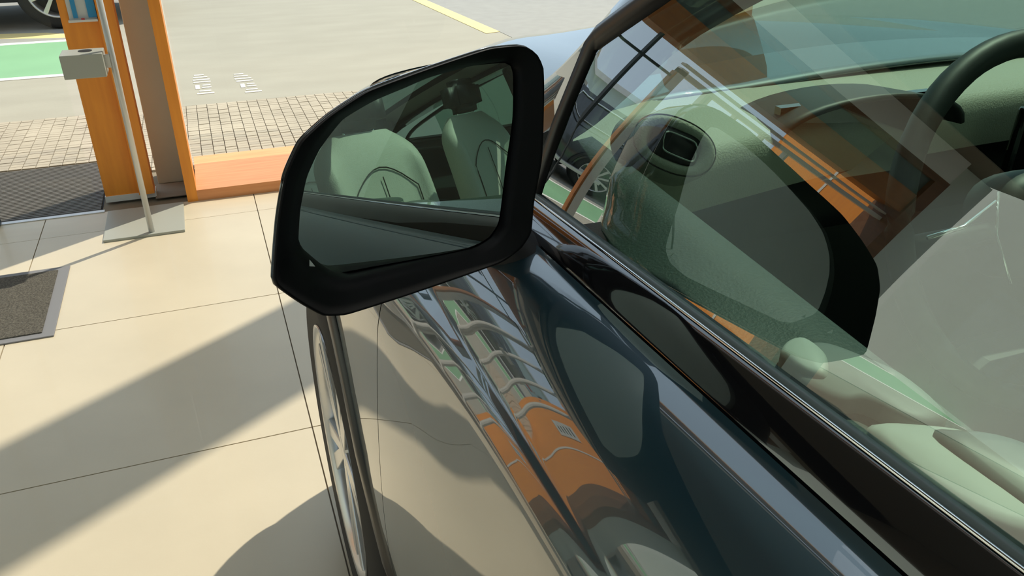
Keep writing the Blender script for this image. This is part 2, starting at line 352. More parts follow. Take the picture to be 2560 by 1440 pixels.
# road markings
def flat(name, pts, m, z=0.0):
    n = len(pts); v = [(p[0], p[1], z) for p in pts]+[(p[0], p[1], z-0.003) for p in pts]
    f = [tuple(range(n)), tuple(range(2*n-1, n-1, -1))]+[(i, (i+1) % n, n+(i+1) % n, n+i) for i in range(n)]
    return mk(name, v, f, m)
gl = empty('green_lane', (-3, 7.7, 0), 'green painted lane with white edge lines across the yard', 'road marking')
under(gl, flat('green_band', [(-14, 7.10), (-0.9, 7.10), (-0.9, 8.44), (-14, 8.44)], 'green', -0.001))
under(gl, flat('white_line', [(-14, 7.02), (-0.9, 7.02), (-0.9, 7.10), (-14, 7.10)], 'roadwhite'))
under(gl, flat('white_line', [(-14, 8.44), (-0.9, 8.44), (-0.9, 8.53), (-14, 8.53)], 'roadwhite'))
yl = tag(flat('yellow_line', [(2.33, 10.2), (2.46, 10.3), (2.68, 7.50), (2.53, 7.46)], 'yellow'), 'faded yellow painted line at the edge of the concrete yard', 'road marking')
tag(flat('yellow_line', [(-1.75, 8.78), (-1.05, 8.60), (-0.95, 8.66), (-1.35, 8.95), (-1.8, 9.05)], 'yellow', -0.0015), 'short yellow patch on the ground under the black parked car', 'road marking')
struct(flat('ground', [(-14, 8.54), (-1.0, 8.54), (-0.6, 12.5), (-14, 12.5)], 'asphalt', -0.002))
struct(flat('ground', [(2.46, 10.3), (2.68, 7.50), (2.75, 5.9), (30, 5.9), (30, 10.3)], 'asphalt', -0.001))
# faded lettering sprayed on the concrete (two small stacked blocks)
def glyphs(x, y, sk, name, lab):
    bm = bmesh.new()
    SY = 2.1; bars = [(0, 0.0, 0.115, 0.014), (0.02, 0.035, 0.10, 0.047), (0.0, 0.075, 0.03, 0.13), (0.045, 0.082, 0.11, 0.094), (0.055, 0.115, 0.11, 0.127),
            (0, 0.165, 0.12, 0.178), (0.0, 0.20, 0.12, 0.213), (0.01, 0.24, 0.11, 0.252), (0.02, 0.275, 0.09, 0.287)]
    for a, b, c, d in bars: addbox(bm, (x+a-sk*b, y+b*SY, -0.006), (x+c-sk*b, y+d*SY, 0.0))
    tag(frombm(name, bm, 'faded_white'), lab, 'road marking', 'faded letters on the concrete yard')
glyphs(-0.085, 6.10, 0.10, 'ground_lettering', 'faded white stencilled letters on the concrete, the pair nearer the orange frame')
glyphs(0.235, 6.03, 0.22, 'ground_lettering', 'faded white stencilled letters on the concrete, the pair nearer the wing mirror')
# building across the yard
bl = empty('white_building', (-8, 22, 0), 'long low pale teal building with small dark windows across the yard', 'building')
under(bl, box('wall', (-30, 22, 0), (2, 26, 2.4), 'cladding'))
for i in range(12):
    under(bl, box('window', (-28+i*2.4, 21.93, 1.0), (-27.6+i*2.4, 22.02, 1.5), 'dark_frame'))
under(bl, box('roof', (-30.2, 21.7, 2.4), (2.2, 26.3, 2.6), 'ceil_white'))
b2 = empty('beige_block', (-14, 30, 0), 'beige rendered block rising behind the pale building', 'building')
under(b2, box('wall', (-9.0, 30, 0), (-6.0, 38, 6), 'beige')); under(b2, box('roof', (-9.2, 29.8, 6), (-5.8, 38, 6.3), 'dark_frame'))
bs = empty('blue_sign', (-10.5, 15, 0), 'plain blue sign board on a post beyond the green lane', 'sign')
under(bs, box('board', (-11.3, 15.0, 3.4), (-9.9, 15.08, 4.3), 'blue_sign')); under(bs, tube('post', [(-10.6, 15.04, 0), (-10.6, 15.04, 3.4)], 0.05, 'steel'))

# ------------------------------------------------------------ wheels
def make_wheel(parent, cx, cy, cz, R, W, side, nsp, tw=0.0):
    """axis along x; side=-1 the outer face looks to -x"""
    holder = bpy.data.objects.new('wheel', None)
    rr = R*0.70
    bm = bmesh.new()
    prof = [(0, rr), (0.004, rr+0.012), (-0.006+0.0, R*0.86), (0.012, R*0.96), (0.03, R), (W-0.03, R), (W-0.01, R*0.95), (W, R*0.85), (W, rr)]
    lathe_x(bm, prof, 56)
    tyre = frombm('wheel', bm, 'rubber', None, True)
    bm = bmesh.new(); lathe_x(bm, [(0.012, rr*0.985), (-0.002, rr+0.004), (0.0, rr*0.975), (0.02, rr*0.93), (0.12, rr*0.90), (0.2, rr*0.9)], 56)
    rim = frombm('rim', bm, 'alloy', None, True)
    objs = [rim]
    bm = bmesh.new(); lathe_x(bm, [(0.13, 0.02), (0.13, rr*0.9)], 40); objs.append(frombm('brake_disc', bm, 'darkmetal', None))
    bm = bmesh.new(); lathe_x(bm, [(0.010, 0.001), (0.010, 0.03), (0.03, 0.045), (0.06, 0.055)], 24); objs.append(frombm('hub', bm, 'alloy', None, True))
    bm = bmesh.new(); wd = 0.016
    addbox(bm, (0.006, -wd, 0.03), (0.034, wd, rr*0.97), 0.003)
    for v in bm.verts:
        t = v.co.z/rr; v.co.y *= (0.75+0.6*t); v.co.x += 0.010*math.sin(t*math.pi)+(0.012 if t > .8 else 0)*0
    sp0 = frombm('spoke', bm, 'alloy', None); sm = sp0.data
    for k2 in range(nsp):
        a = 2*math.pi*k2/nsp+tw
        for off in ((-0.16, 0.16) if nsp <= 6 else (0,)):
            s = sp0 if (k2 == 0 and off == (-0.16 if nsp <= 6 else 0)) else bpy.data.objects.new('spoke', sm)
            if s is not sp0: C.objects.link(s)
            s.rotation_euler = (a+off, 0, 0); objs.append(s)
    tyre.parent = parent
    tyre.location = (cx, cy, cz)
    if parent is not None: tyre.matrix_parent_inverse = Matrix.Translation(-Vector(parent.location))
    if side > 0: tyre.rotation_euler = (0, 0, math.pi)
    for o in objs: o.parent = tyre
    return tyre

# ============================================================ the car
XC = 1.08
car = empty('suv', (XC, 0.2, 0), 'deep teal suv with black wing mirror and pale leather interior in the showroom', 'car')
def cu(o): return under(car, o)
def mx(p): return (2*XC-p[0], p[1], p[2])
def zbelt(y):
    if y <= 0.95: return 1.270-0.111*y
    d = y-0.95; return 1.1645-0.045*d-0.045*d*d
SL = 0.0437                    # the upper body draws in towards the front
def slope(y, z=9.0):
    t = min(1, max(0, (z-0.98)/0.14)); return SL*(min(max(y, -0.6), 1.0)-0.45)*t*t*(3-2*t)
def prof(y):
    zb = zbelt(y); z3 = zb-0.091; cz = z3-0.022-0.025*max(0, min(y, 0.9)-0.45)
    # shoulder: one circular arc from the belt down to the crease
    a0, a1, n_ = 0.43, 1.28, 30; ra = 0.070/(math.cos(a0)-math.cos(a1))
    P = [(0.257, zb-0.025), (0.2545, zb-0.0275)]
    for k_ in range(n_+1):
        a = a1+(a0-a1)*k_/n_
        P.append((0.182+ra*(math.cos(a0)-math.cos(a)), z3+ra*(math.sin(a)-math.sin(a0))*0.061/(ra*(math.sin(a1)-math.sin(a0)))))
    z0 = cz-0.012; xb = 0.133+0.17*(z0-0.70)**2
    P += [(0.180, z3-0.004), (0.178, z3-0.008)]
    P += [(0.178+(xb+0.0085-0.178)*q, z3-0.008+(cz+0.006-z3+0.008)*q) for q in (0.33, 0.66, 1.0)]
    P += [(xb+0.0065, cz+0.001), (xb+0.0035, cz-0.004), (xb+0.0012, cz-0.008)]
    for k_ in range(46):
        z = z0+(0.30-z0)*k_/45
        x = 0.133+(0.17*(z-0.70)**2 if z > 0.70 else 0.37*(0.70-z)**2)
        P.append((x, z))
    return P
def nosex(y):
    return 0.0 if y < 1.42 else 0.30*((y-1.42)/0.5)**2.5
def side_point(y, t, zbot=None):
    P = prof(y)
    f = t*(len(P)-1); i_ = min(int(f), len(P)-2); f -= i_
    x, z = P[i_][0]+(P[i_+1][0]-P[i_][0])*f, P[i_][1]+(P[i_+1][1]-P[i_][1])*f
    if zbot is not None and z < zbot:          # the sheet ends at the wheel arch
        z = zbot; x = 0.133+(0.17*(z-0.70)**2 if z > 0.70 else 0.37*(0.70-z)**2)
    x += nosex(y)+slope(y, z)
    for cyy in (1.39, -1.42):
        d = math.hypot(y-cyy, z-0.40)
        if z < 0.98: x -= 0.0015*math.exp(-((d-0.47)/0.07)**2)*(lambda q: q*q*(3-2*q))(min(1, max(0, (abs(y-0.04)-0.82)/0.20)))
    return (x, y, z)
def archz(y):
    for cyy in (1.39, -1.42):
        if abs(y-cyy) < 0.442: return 0.40+math.sqrt(max(0, 0.442**2-(y-cyy)**2))
    return None
def ylist(a, b):
    ys = [a+(b-a)*i/26 for i in range(27)]
    for c in (1.39, -1.42):
        for q in [c+0.442*math.sin(math.pi*(k_/22-0.5)) for k_ in range(23)]+[c-0.4421, c+0.4421]:
            if a < q < b: ys.append(q)
    return sorted(set(ys))
def side_panel(name, a, b, mirror=False, m='paint'):
    rows = []; NT = 96
    for y in ylist(a, b):
        zb_ = archz(y); r = [side_point(y, i/NT, zb_) for i in range(NT+1)]
        if mirror: r = [mx(p) for p in r]
        rows.append(r)
    if mirror: rows = rows[::-1]
    o = grid(name, rows, m); s = o.modifiers.new('skin', 'SOLIDIFY'); s.thickness = 0.004; s.offset = -1
    s.use_rim = False
    return cu(o)
for mir in (False, True):
    side_panel('front_door', -0.36, 0.8485, mir); side_panel('fender', 0.8515, 1.875, mir)
    side_panel('rear_door', -1.25, -0.366, mir); side_panel('quarter_panel', -2.35, -1.256, mir)
    rows = []
    for i in range(0, 45):
        y = -2.3+i*0.0915
        za = archz(y)
        rr_ = []
        for t in range(13):
            x, yy, z = side_point(y, t/12*0.93, None)
            p = (x+0.03, y, z-0.01); rr_.append(mx(p) if mir else p)
        if za is None: rows.append(rr_)
        elif rows:
            cu(grid('inner_structure', rows, 'black_matte')); rows = []
    if rows: cu(grid('inner_structure', rows, 'black_matte'))
for mir in (False, True):
    for yg in (0.85, -0.363):
        pts = [side_point(yg, 0.03+0.92*i/60) for i in range(61)]
        pts = [(p[0]+0.0011, p[1], p[2]) for p in pts]
        if mir: pts = [mx(p) for p in pts]
        cu(tube('shut_line', pts, 0.0020, 'black_matte', n=6))
# hood
rows = []
for i in range(25):
    y = 0.97+(1.96-0.97)*i/24
    r = []
    for j in range(33):
        u = j/32*2-1
        yy = 0.97+(1.96-0.14*abs(u)**2.5-0.97)*i/24
        P = prof(yy); xe = P[0][0]+nosex(min(yy, 1.88))+slope(yy)-0.004; x = XC+u*(XC-xe)
        bul = 0.078*(1-u*u)+0.012*math.exp(-((abs(u)-0.62)/0.12)**2)
        z = zbelt(yy)-0.026+bul-(0.10*max(0, (i-20)/4)**2)
        r.append((x, yy, z))
    rows.append(r)
hood = grid('hood', rows, 'paint'); hood.modifiers.new('skin', 'SOLIDIFY').thickness = 0.004; cu(hood)
# nose
rows = []
for k_, (z, dy) in enumerate([(0.88, 0), (0.78, 0.04), (0.62, 0.05), (0.45, 0.03), (0.32, -0.03)]):
    r = []
    for j in range(25):
        u = j/24*2-1; r.append((XC+u*0.62*(1-0.02*k_)+0, 1.91-0.18*abs(u)**2.5+dy*0.5-0.12*abs(u)**6, z))
    rows.append(r)
cu(grid('front_bumper', rows, 'paint'))
cu(box('grille', (0.80, 1.80, 0.55), (1.36, 1.87, 0.80), 'black', bev=0.01))
for s_ in (0, 1):
    hl = [(0.40, 1.70, 1.0), (0.62, 1.80, 1.01), (0.62, 1.82, 0.94), (0.40, 1.73, 0.93)]
    hl2 = [(x, y+0.0, z) for x, y, z in hl]; 
    if s_: hl2 = [mx(p) for p in hl2]
    o = mk('headlamp', hl2, [(0, 1, 2, 3)], 'ceil_white'); o.modifiers.new('t', 'SOLIDIFY').thickness = 0.03; cu(o)
# cowl
cu(box('cowl', (0.33, 0.93, 1.10), (1.83, 1.16, 1.165), 'black', bev=0.01))
# wheel arch cladding + wheels
for mir in (False, True):
    for cyy in (1.39, -1.42):
        pts = []
        for k_ in range(29):
            a = math.pi*(-0.10)+(math.pi*1.20)*k_/28
            y = cyy+0.443*math.cos(a); z = 0.40+0.443*math.sin(a)
            x = side_point(y, 0, None)[0]
            P = prof(y); best = min((abs(side_point(y, t/60)[2]-z), side_point(y, t/60)[0]) for t in range(61))
            pts.append((best[1]-0.003, y, z))
        if mir: pts = [mx(p) for p in pts]
        rows = []
        for (x, y, z) in pts:
            dy, dz = (y-cyy)/0.443, (z-0.4)/0.443; s_ = -1 if not mir else 1
            rows.append([(x-s_*0.0, y+dy*0.050, z+dz*0.050), (x+s_*0.008, y+dy*0.044, z+dz*0.044), (x+s_*0.010, y+dy*0.012, z+dz*0.012), (x+s_*0.004, y-dy*0.004, z-dz*0.004), (x-s_*0.05, y-dy*0.006, z-dz*0.006)])
        cu(grid('arch_cladding', rows, 'black'))
        rows = [[(x, y, z), (x+(0.25 if not mir else -0.25), y, z)] for (x, y, z) in pts]
        cu(grid('wheel_well', rows, 'black_matte'))
        cu_w = make_wheel(car, 0.128 if not mir else 2*XC-0.128, cyy, 0.385, 0.385, 0.24, -1 if not mir else 1, 5, 0.35)
cu(box('side_skirt', (0.17, -0.93, 0.24), (0.30, 1.0, 0.33), 'black', bev=0.02)); cu(box('side_skirt', (2*XC-0.30, -0.93, 0.24), (2*XC-0.17, 1.0, 0.33), 'black', bev=0.02))
cu(box('underbody', (0.33, -2.2, 0.22), (1.83, 1.60, 0.34), 'black_matte'))
cu(box('engine_bay', (0.45, 1.0, 0.34), (1.71, 1.65, 0.9), 'black_matte'))

# belt moulding (gloss black) and bright line, side windows
def gx(dz):
    if dz < 0.10: return 0.285+0.262*dz+0.42*dz*dz
    return 0.285+0.0262+0.0042+0.346*(dz-0.10)+0.3*(dz-0.10)**2
def fm(lst, mir): return [mx(p) for p in lst] if mir else lst
def gtop(y):       # upper edge of the side glass: (dz above the belt)
    return None
for mir in (False, True):
    rows = []
    for i in range(41):
        y = -1.9+(0.80+1.9)*i/40; zb = zbelt(y)
        rows.append(fm([(a_+slope(y), y, zb+b_) for a_, b_ in ((0.256, -0.034), (0.2555, -0.024), (0.258, -0.020), (0.264, -0.011), (0.272, -0.003), (0.277, -0.0005))], mir))
    cu(grid('belt_moulding', rows, 'gloss_black'))
    cu(tube('chrome_line', [fm([(0.2785+slope(y), y, zbelt(y)+0.0005)], mir)[0] for y in [-1.9+2.68*i/24 for i in range(25)]], 0.0013, 'chrome', n=6))
    rows = []
    for i in range(41):
        y = -1.9+(0.78+1.9)*i/40; zb = zbelt(y)
        sl_ = slope(y); rows.append(fm([(0.2795+sl_, y, zb+0.0005), (0.281+sl_, y, zb+0.0035), (0.2845+sl_, y, zb+0.0035), (0.288+sl_, y, zb-0.01)], mir))
    cu(grid('weather_strip', rows, 'trim_mid'))
K0 = (0.690, 1.200); K1 = (0.645, 1.347)
def topedge(s):    # s=0 at kink, to the roof
    pts = [(0.700, 1.340), (0.620, 1.387), (0.50, 1.455), (0.28, 1.560), (0.0, 1.600), (-0.36, 1.61), (-0.9, 1.600), (-1.6, 1.52), (-1.85, 1.42)]
    return interp(pts, s)
TOP = [topedge(i/40) for i in range(41)]
def glass_pt(y, z): return (gx(z-zbelt(y))+slope(y), y, z)
for mir in (False, True):
    # front glass: fan of rows from belt to top edge
    for (y0, y1, nm) in ((0.735, -0.33, 'front_side_glass'), (-0.39, -1.30, 'rear_side_glass')):
        rows = []
        N = 36
        for i in range(N+1):
            y = y0+(y1-y0)*i/N
            if y > 0.700:
                zt = 1.19+(0.735-y)/0.035*0.15
            else:
                zt = None
                for a, b in zip(TOP, TOP[1:]):
                    if a[0] >= y >= b[0]:
                        zt = a[1]+(b[1]-a[1])*(a[0]-y)/(a[0]-b[0]+1e-9); break
                if zt is None: zt = 1.55
            zlo = zbelt(y)-0.008
            rows.append(fm([glass_pt(y, zlo+(zt-zlo)*j/14) for j in range(15)], mir))
        if mir: rows = rows[::-1]
        cu(grid(nm, rows, 'glass_car'))
    # black frame along kink and top
    edge = [glass_pt(0.728, 1.165), glass_pt(0.720, 1.195), glass_pt(0.711, 1.265)]+[glass_pt(*t) for t in TOP[0:41]]
    rows = []
    for q, p in enumerate(edge):
        a = edge[max(q-1, 0)]; b = edge[min(q+1, len(edge)-1)]
        d = Vector((0, b[1]-a[1], b[2]-a[2])).normalized(); nrm = Vector((0, -d.z, d.y))
        if nrm.y < 0 and q < 6: nrm = -nrm
        if nrm.z < 0: nrm = -nrm
        if q < 3: nrm = Vector((0, 1, 0.25)).normalized()
        wv = 0.016
        o1 = (p[0]-0.003, p[1]-nrm.y*0.006, p[2]-nrm.z*0.006); o2 = (p[0]-0.006, p[1]+nrm.y*wv*0.6, p[2]+nrm.z*wv*0.6); o3 = (p[0]-0.001, p[1]+nrm.y*wv, p[2]+nrm.z*wv); o4 = (p[0]+0.02, p[1]+nrm.y*wv, p[2]+nrm.z*wv)
        rows.append(fm([(p[0]+0.015, p[1]-nrm.y*0.006, p[2]-nrm.z*0.006), o1, o2, o3, o4], mir))
    cu(grid('window_frame', rows, 'black'))
# A pillar + roof rail (body side of the frame), windscreen, roof
PIL = [(0.315, 1.03, 1.165), (0.325, 0.90, 1.225), (0.340, 0.80, 1.285), (0.350, 0.735, 1.335), (0.368, 0.655, 1.405), (0.405, 0.53, 1.480), (0.455, 0.34, 1.570), (0.50, 0.14, 1.620)]
def pil(t): return Vector(interp(PIL, t) if t < 1 else PIL[-1])
for mir in (False, True):
    rows = []
    for i in range(25):
        t = i/24; p = pil(t)
        # toward the side glass: outward & back-down
        inner = p+Vector((0.050, 0.028, 0.002)); mid = p+Vector((0.018, 0.012, 0.008)); out = p+Vector((-0.012, -0.012, -0.016)); back = p+Vector((-0.012, -0.035, -0.045)); bk2 = p+Vector((0.02, -0.05, -0.045)); inn = p+Vector((0.055, -0.02, -0.03))
        L = [tuple(inner), tuple(mid), tuple(p+Vector((0.004, 0.004, 0.004))), tuple(out), tuple(back), tuple(bk2), tuple(inn), tuple(inner)]
        rows.append(fm(L, mir))
    cu(grid('a_pillar', rows, 'trim_mid' if False else 'paint'))
    rl = [(0.50, 0.14, 1.625), (0.53, -0.2, 1.655), (0.54, -0.8, 1.655), (0.53, -1.5, 1.60), (0.50, -2.0, 1.50)]
    rows = []
    for i in range(13):
        x, y, z = interp(rl, i/12) if i < 12 else rl[-1]
        rows.append(fm([(x+0.04, y, z+0.015), (x, y, z+0.005), (x-0.06, y, z-0.02), (x-0.095, y, z-0.05), (x-0.06, y, z-0.07), (x+0.03, y, z-0.06)], mir))
    cu(grid('roof_rail', rows, 'paint'))
    # sail panel
    cu(mk('sail_panel', fm([(0.296, 0.730, 1.180), (0.305, 0.90, 1.17), (0.335, 0.90, 1.225), (0.345, 0.80, 1.290), (0.338, 0.710, 1.340), (0.315, 0.720, 1.26)], mir), [(0, 1, 2, 3, 4, 5)], 'gloss_black'))
    cu(grid('b_pillar', [fm([(gx(dz)-0.001, -0.31, 1.27+dz), (gx(dz)-0.001, -0.41, 1.27+dz), (gx(dz)+0.06, -0.41, 1.27+dz), (gx(dz)+0.06, -0.31, 1.27+dz), (gx(dz)-0.001, -0.31, 1.27+dz)], mir) for dz in (-0.03, 0.1, 0.2, 0.3, 0.36)], 'black'))
# windscreen: rows from the base to the top, bowed forward in the middle
rows = []
for i in range(17):
    t = i/16; p = pil(t)+Vector((0.045, 0.025, 0.0)); r = []
    for j in range(25):
        u = j/24*2-1; x = XC+u*(XC-p.x); r.append((x, p.y+0.17*(1-u*u)*(1-0.55*t), p.z+0.015*(1-u*u)))
    rows.append(r)
cu(grid('windscreen', rows, 'glass_ws'))
# roof + headliner
rows = []; rows2 = []
for i in range(15):
    y = 0.16-2.1*i/14; r = []; r2 = []
    zr = 1.645+0.035*math.sin(math.pi*i/14)-0.10*(i/14)**2
    for j in range(17):
        u = j/16*2-1; r.append((XC+u*0.56, y+0.07*(1-u*u)*(1 if i == 0 else 0), zr+0.03*(1-u*u))); r2.append((XC+u*0.55, y, zr-0.03+0.025*(1-u*u)))
    rows.append(r); rows2.append(r2)
for nm_, rw, mt_ in (('roof', rows, 'paint'), ('headliner', rows2, 'headliner')):
    for a_, b_, c_, d_ in ((0, 14, 0, 3), (0, 14, 13, 16), (0, 2, 3, 13), (10, 14, 3, 13)):
        cu(grid(nm_, [r[c_:d_+1] for r in rw[a_:b_+1]], mt_))
cu(grid('added_glass_roof', [r[3:14] for r in rows[2:11]], 'glass_ws'))  # unseen glazed opening, added so the sun reaches the seats
# tail
rows = []
for (z, y) in ((1.50, -1.98), (1.36, -2.16), (1.20, -2.28)):
    rows.append([(XC+u/8*(0.56+0.16*(1.5-z)/0.3), y+0.10*(u/8)**2, z) for u in range(-8, 9)])
cu(grid('rear_window', rows, 'glass_car'))
rows = []
for (z, y) in ((1.20, -2.28), (1.0, -2.36), (0.8, -2.38), (0.5, -2.36), (0.3, -2.28)):
    rows.append([(XC+u/8*0.80, y+0.10*(u/8)**4, z) for u in range(-8, 9)])
cu(grid('tailgate', rows, 'paint'))
# interior floor + rear bulkhead
cu(box('cabin_floor', (0.33, -2.1, 0.36), (1.83, 1.0, 0.42), 'black_matte'))
cu(box('centre_console', (0.95, -0.3, 0.42), (1.21, 0.75, 0.86), 'seat_dark', bev=0.03))
# dash board
rows = []
front = [(0.335, 0.86), (0.40, 0.93), (0.56, 1.03), (0.78, 1.10), (1.08, 1.13), (1.38, 1.10), (1.60, 1.03), (1.76, 0.93), (1.825, 0.86)]
rear = [(0.37, 0.74), (0.44, 0.735), (0.56, 0.76), (0.78, 0.80), (1.08, 0.82), (1.38, 0.80), (1.60, 0.76), (1.72, 0.735), (1.79, 0.74)]
for j in range(33):
    t = j/32; f = interp(front, t) if t < 1 else front[-1]; b = interp(rear, t) if t < 1 else rear[-1]; r = []
    for (s, z) in ((0, 1.178), (0.2, 1.196), (0.5, 1.205), (0.8, 1.207), (0.95, 1.203), (1.0, 1.194)):
        r.append((f[0]+(b[0]-f[0])*s, f[1]+(b[1]-f[1])*s, z))
    for (dy, z) in ((-0.006, 1.17), (0.0, 1.13), (0.03, 1.09), (0.02, 1.03), (0.05, 0.9), (0.10, 0.8)):
        r.append((b[0], b[1]+dy, z))
    rows.append(r)
cu(grid('dashboard', [r[:8] for r in rows], 'dash')); cu(grid('dash_face_shaded', [r[7:] for r in rows], 'seat_dark'))  # lower face coloured dark to stand in for the shade below the top
cu(grid('dash_lower', [[(x, y, z) for x in (0.36, 1.8)] for (y, z) in ((0.80, 1.05), (0.85, 0.9), (0.95, 0.5))], 'seat_dark'))
# end vent pod
vc = Vector((0.442, 0.700, 1.233))
vent = bpy.data.objects.new('air_vent', None)
def ringpts(w_, h_, n_, r_, cx=0, cz=0, y=0.0, shear=0.0):
    pts = []
    for k_ in range(n_):
        a = 2*math.pi*k_/n_; c, s = math.cos(a), math.sin(a)
        x = cx+w_*math.copysign(abs(c)**r_, c); z = cz+h_*math.copysign(abs(s)**r_, s)
        pts.append((x+shear*z, y, z))
    return pts
def ploop(levels, mtx, name, m, cap=True):
    n_ = len(levels[0]); V = [mtx @ Vector(p) for L in levels for p in L]; F = []
    for i in range(len(levels)-1):
        for k_ in range(n_): F.append((i*n_+k_, i*n_+(k_+1) % n_, (i+1)*n_+(k_+1) % n_, (i+1)*n_+k_))
    if cap: F.append(tuple(range((len(levels)-1)*n_, len(levels)*n_)))
    return mk(name, V, F, m, None, True)
vm = Matrix.Translation(vc) @ Matrix.Rotation(math.radians(-22), 4, 'Z') @ Matrix.Rotation(math.radians(22), 4, 'Y') @ Matrix.Rotation(math.radians(-25), 4, 'X')
pod = cu(ploop([ringpts(0.055, 0.036, 32, 0.9, y=0.06), ringpts(0.050, 0.032, 32, 0.9, y=0.015), ringpts(0.042, 0.025, 32, 0.85, y=-0.004), ringpts(0.034, 0.019, 32, 0.8, y=-0.004), ringpts(0.030, 0.016, 32, 0.75, y=0.004)], vm, 'air_vent', 'dash'))
s1 = ploop([ringpts(0.028, 0.0165, 32, 0.45, y=0.001), ringpts(0.026, 0.0145, 32, 0.45, y=-0.002)], vm, 'vent_recess', 'black')
s2 = mk('vent_ring', [(0, 0, 0)], [], 'chrome'); bpy.data.objects.remove(s2)
s2 = tube('vent_ring', [vm @ Vector(p) for p in ringpts(0.0185, 0.0105, 36, 0.4, cx=0.004, y=-0.004, shear=-0.2)], 0.0011, 'chrome', n=6, closed=True)
s3 = tube('pod_seam', [vm @ Vector(p) for p in ringpts(0.046, 0.028, 48, 0.9, y=0.0015)], 0.0008, 'seam', n=5, closed=True)
for s in (s1, s2, s3):
    s.parent = pod
# steering wheel
SW = Matrix.Translation((0.77, 0.52, 1.17)) @ Matrix.Rotation(math.radians(-24), 4, 'X')
rim_pts = [SW @ Vector((0.185*math.cos(a), 0, 0.180*math.sin(a))) for a in [2*math.pi*k_/64 for k_ in range(64)]]
swo = cu(tube('steering_wheel', rim_pts, 0.0135, 'seat_dark', n=12, closed=True))
def sub(par, o):
    o.parent = par; return o
sub(swo, ploop([ringpts(0.075, 0.055, 28, 0.7, y=0.03), ringpts(0.075, 0.055, 28, 0.7, y=-0.01), ringpts(0.06, 0.042, 28, 0.7, y=-0.025)], SW, 'airbag_cover', 'seat_dark'))
for a in (0, math.pi, -math.pi/2):
    sub(swo, tube('spoke', [SW @ Vector((0.06*math.cos(a), 0, 0.05*math.sin(a))), SW @ Vector((0.18*math.cos(a), 0, 0.175*math.sin(a)))], 0.012, 'seat_dark', n=8))
sub(swo, tube('chrome_trim', [SW @ Vector((-0.075, -0.012, 0.03)), SW @ Vector((-0.12, -0.014, 0.012)), SW @ Vector((-0.165, -0.014, 0.008))], 0.0022, 'chrome', n=6))
sub(swo, tube('chrome_trim', [SW @ Vector((-0.08, -0.02, 0.04)), SW @ Vector((-0.088, -0.02, 0)), SW @ Vector((-0.075, -0.02, -0.05))], 0.0015, 'chrome', n=6))
# instrument hood, centre screen
rows = []
for i in range(9):
    y = 0.765+0.11*i/8
    rows.append([(0.77+0.145*math.sin(a), y, 1.185+0.050*math.cos(a)**0.8*(1-0.1*i/8)-0.008*i/8) for a in [math.radians(-88+176*k_/16) for k_ in range(17)]])
cu(grid('instrument_hood', rows, 'seat_dark', thick=0.006))
cu(box('instrument_screen', (0.65, 0.80, 1.12), (0.89, 0.812, 1.225), 'gloss_black'))
cu(box('centre_screen', (0.98, 0.73, 1.04), (1.26, 0.745, 1.21), 'gloss_black', bev=0.004))
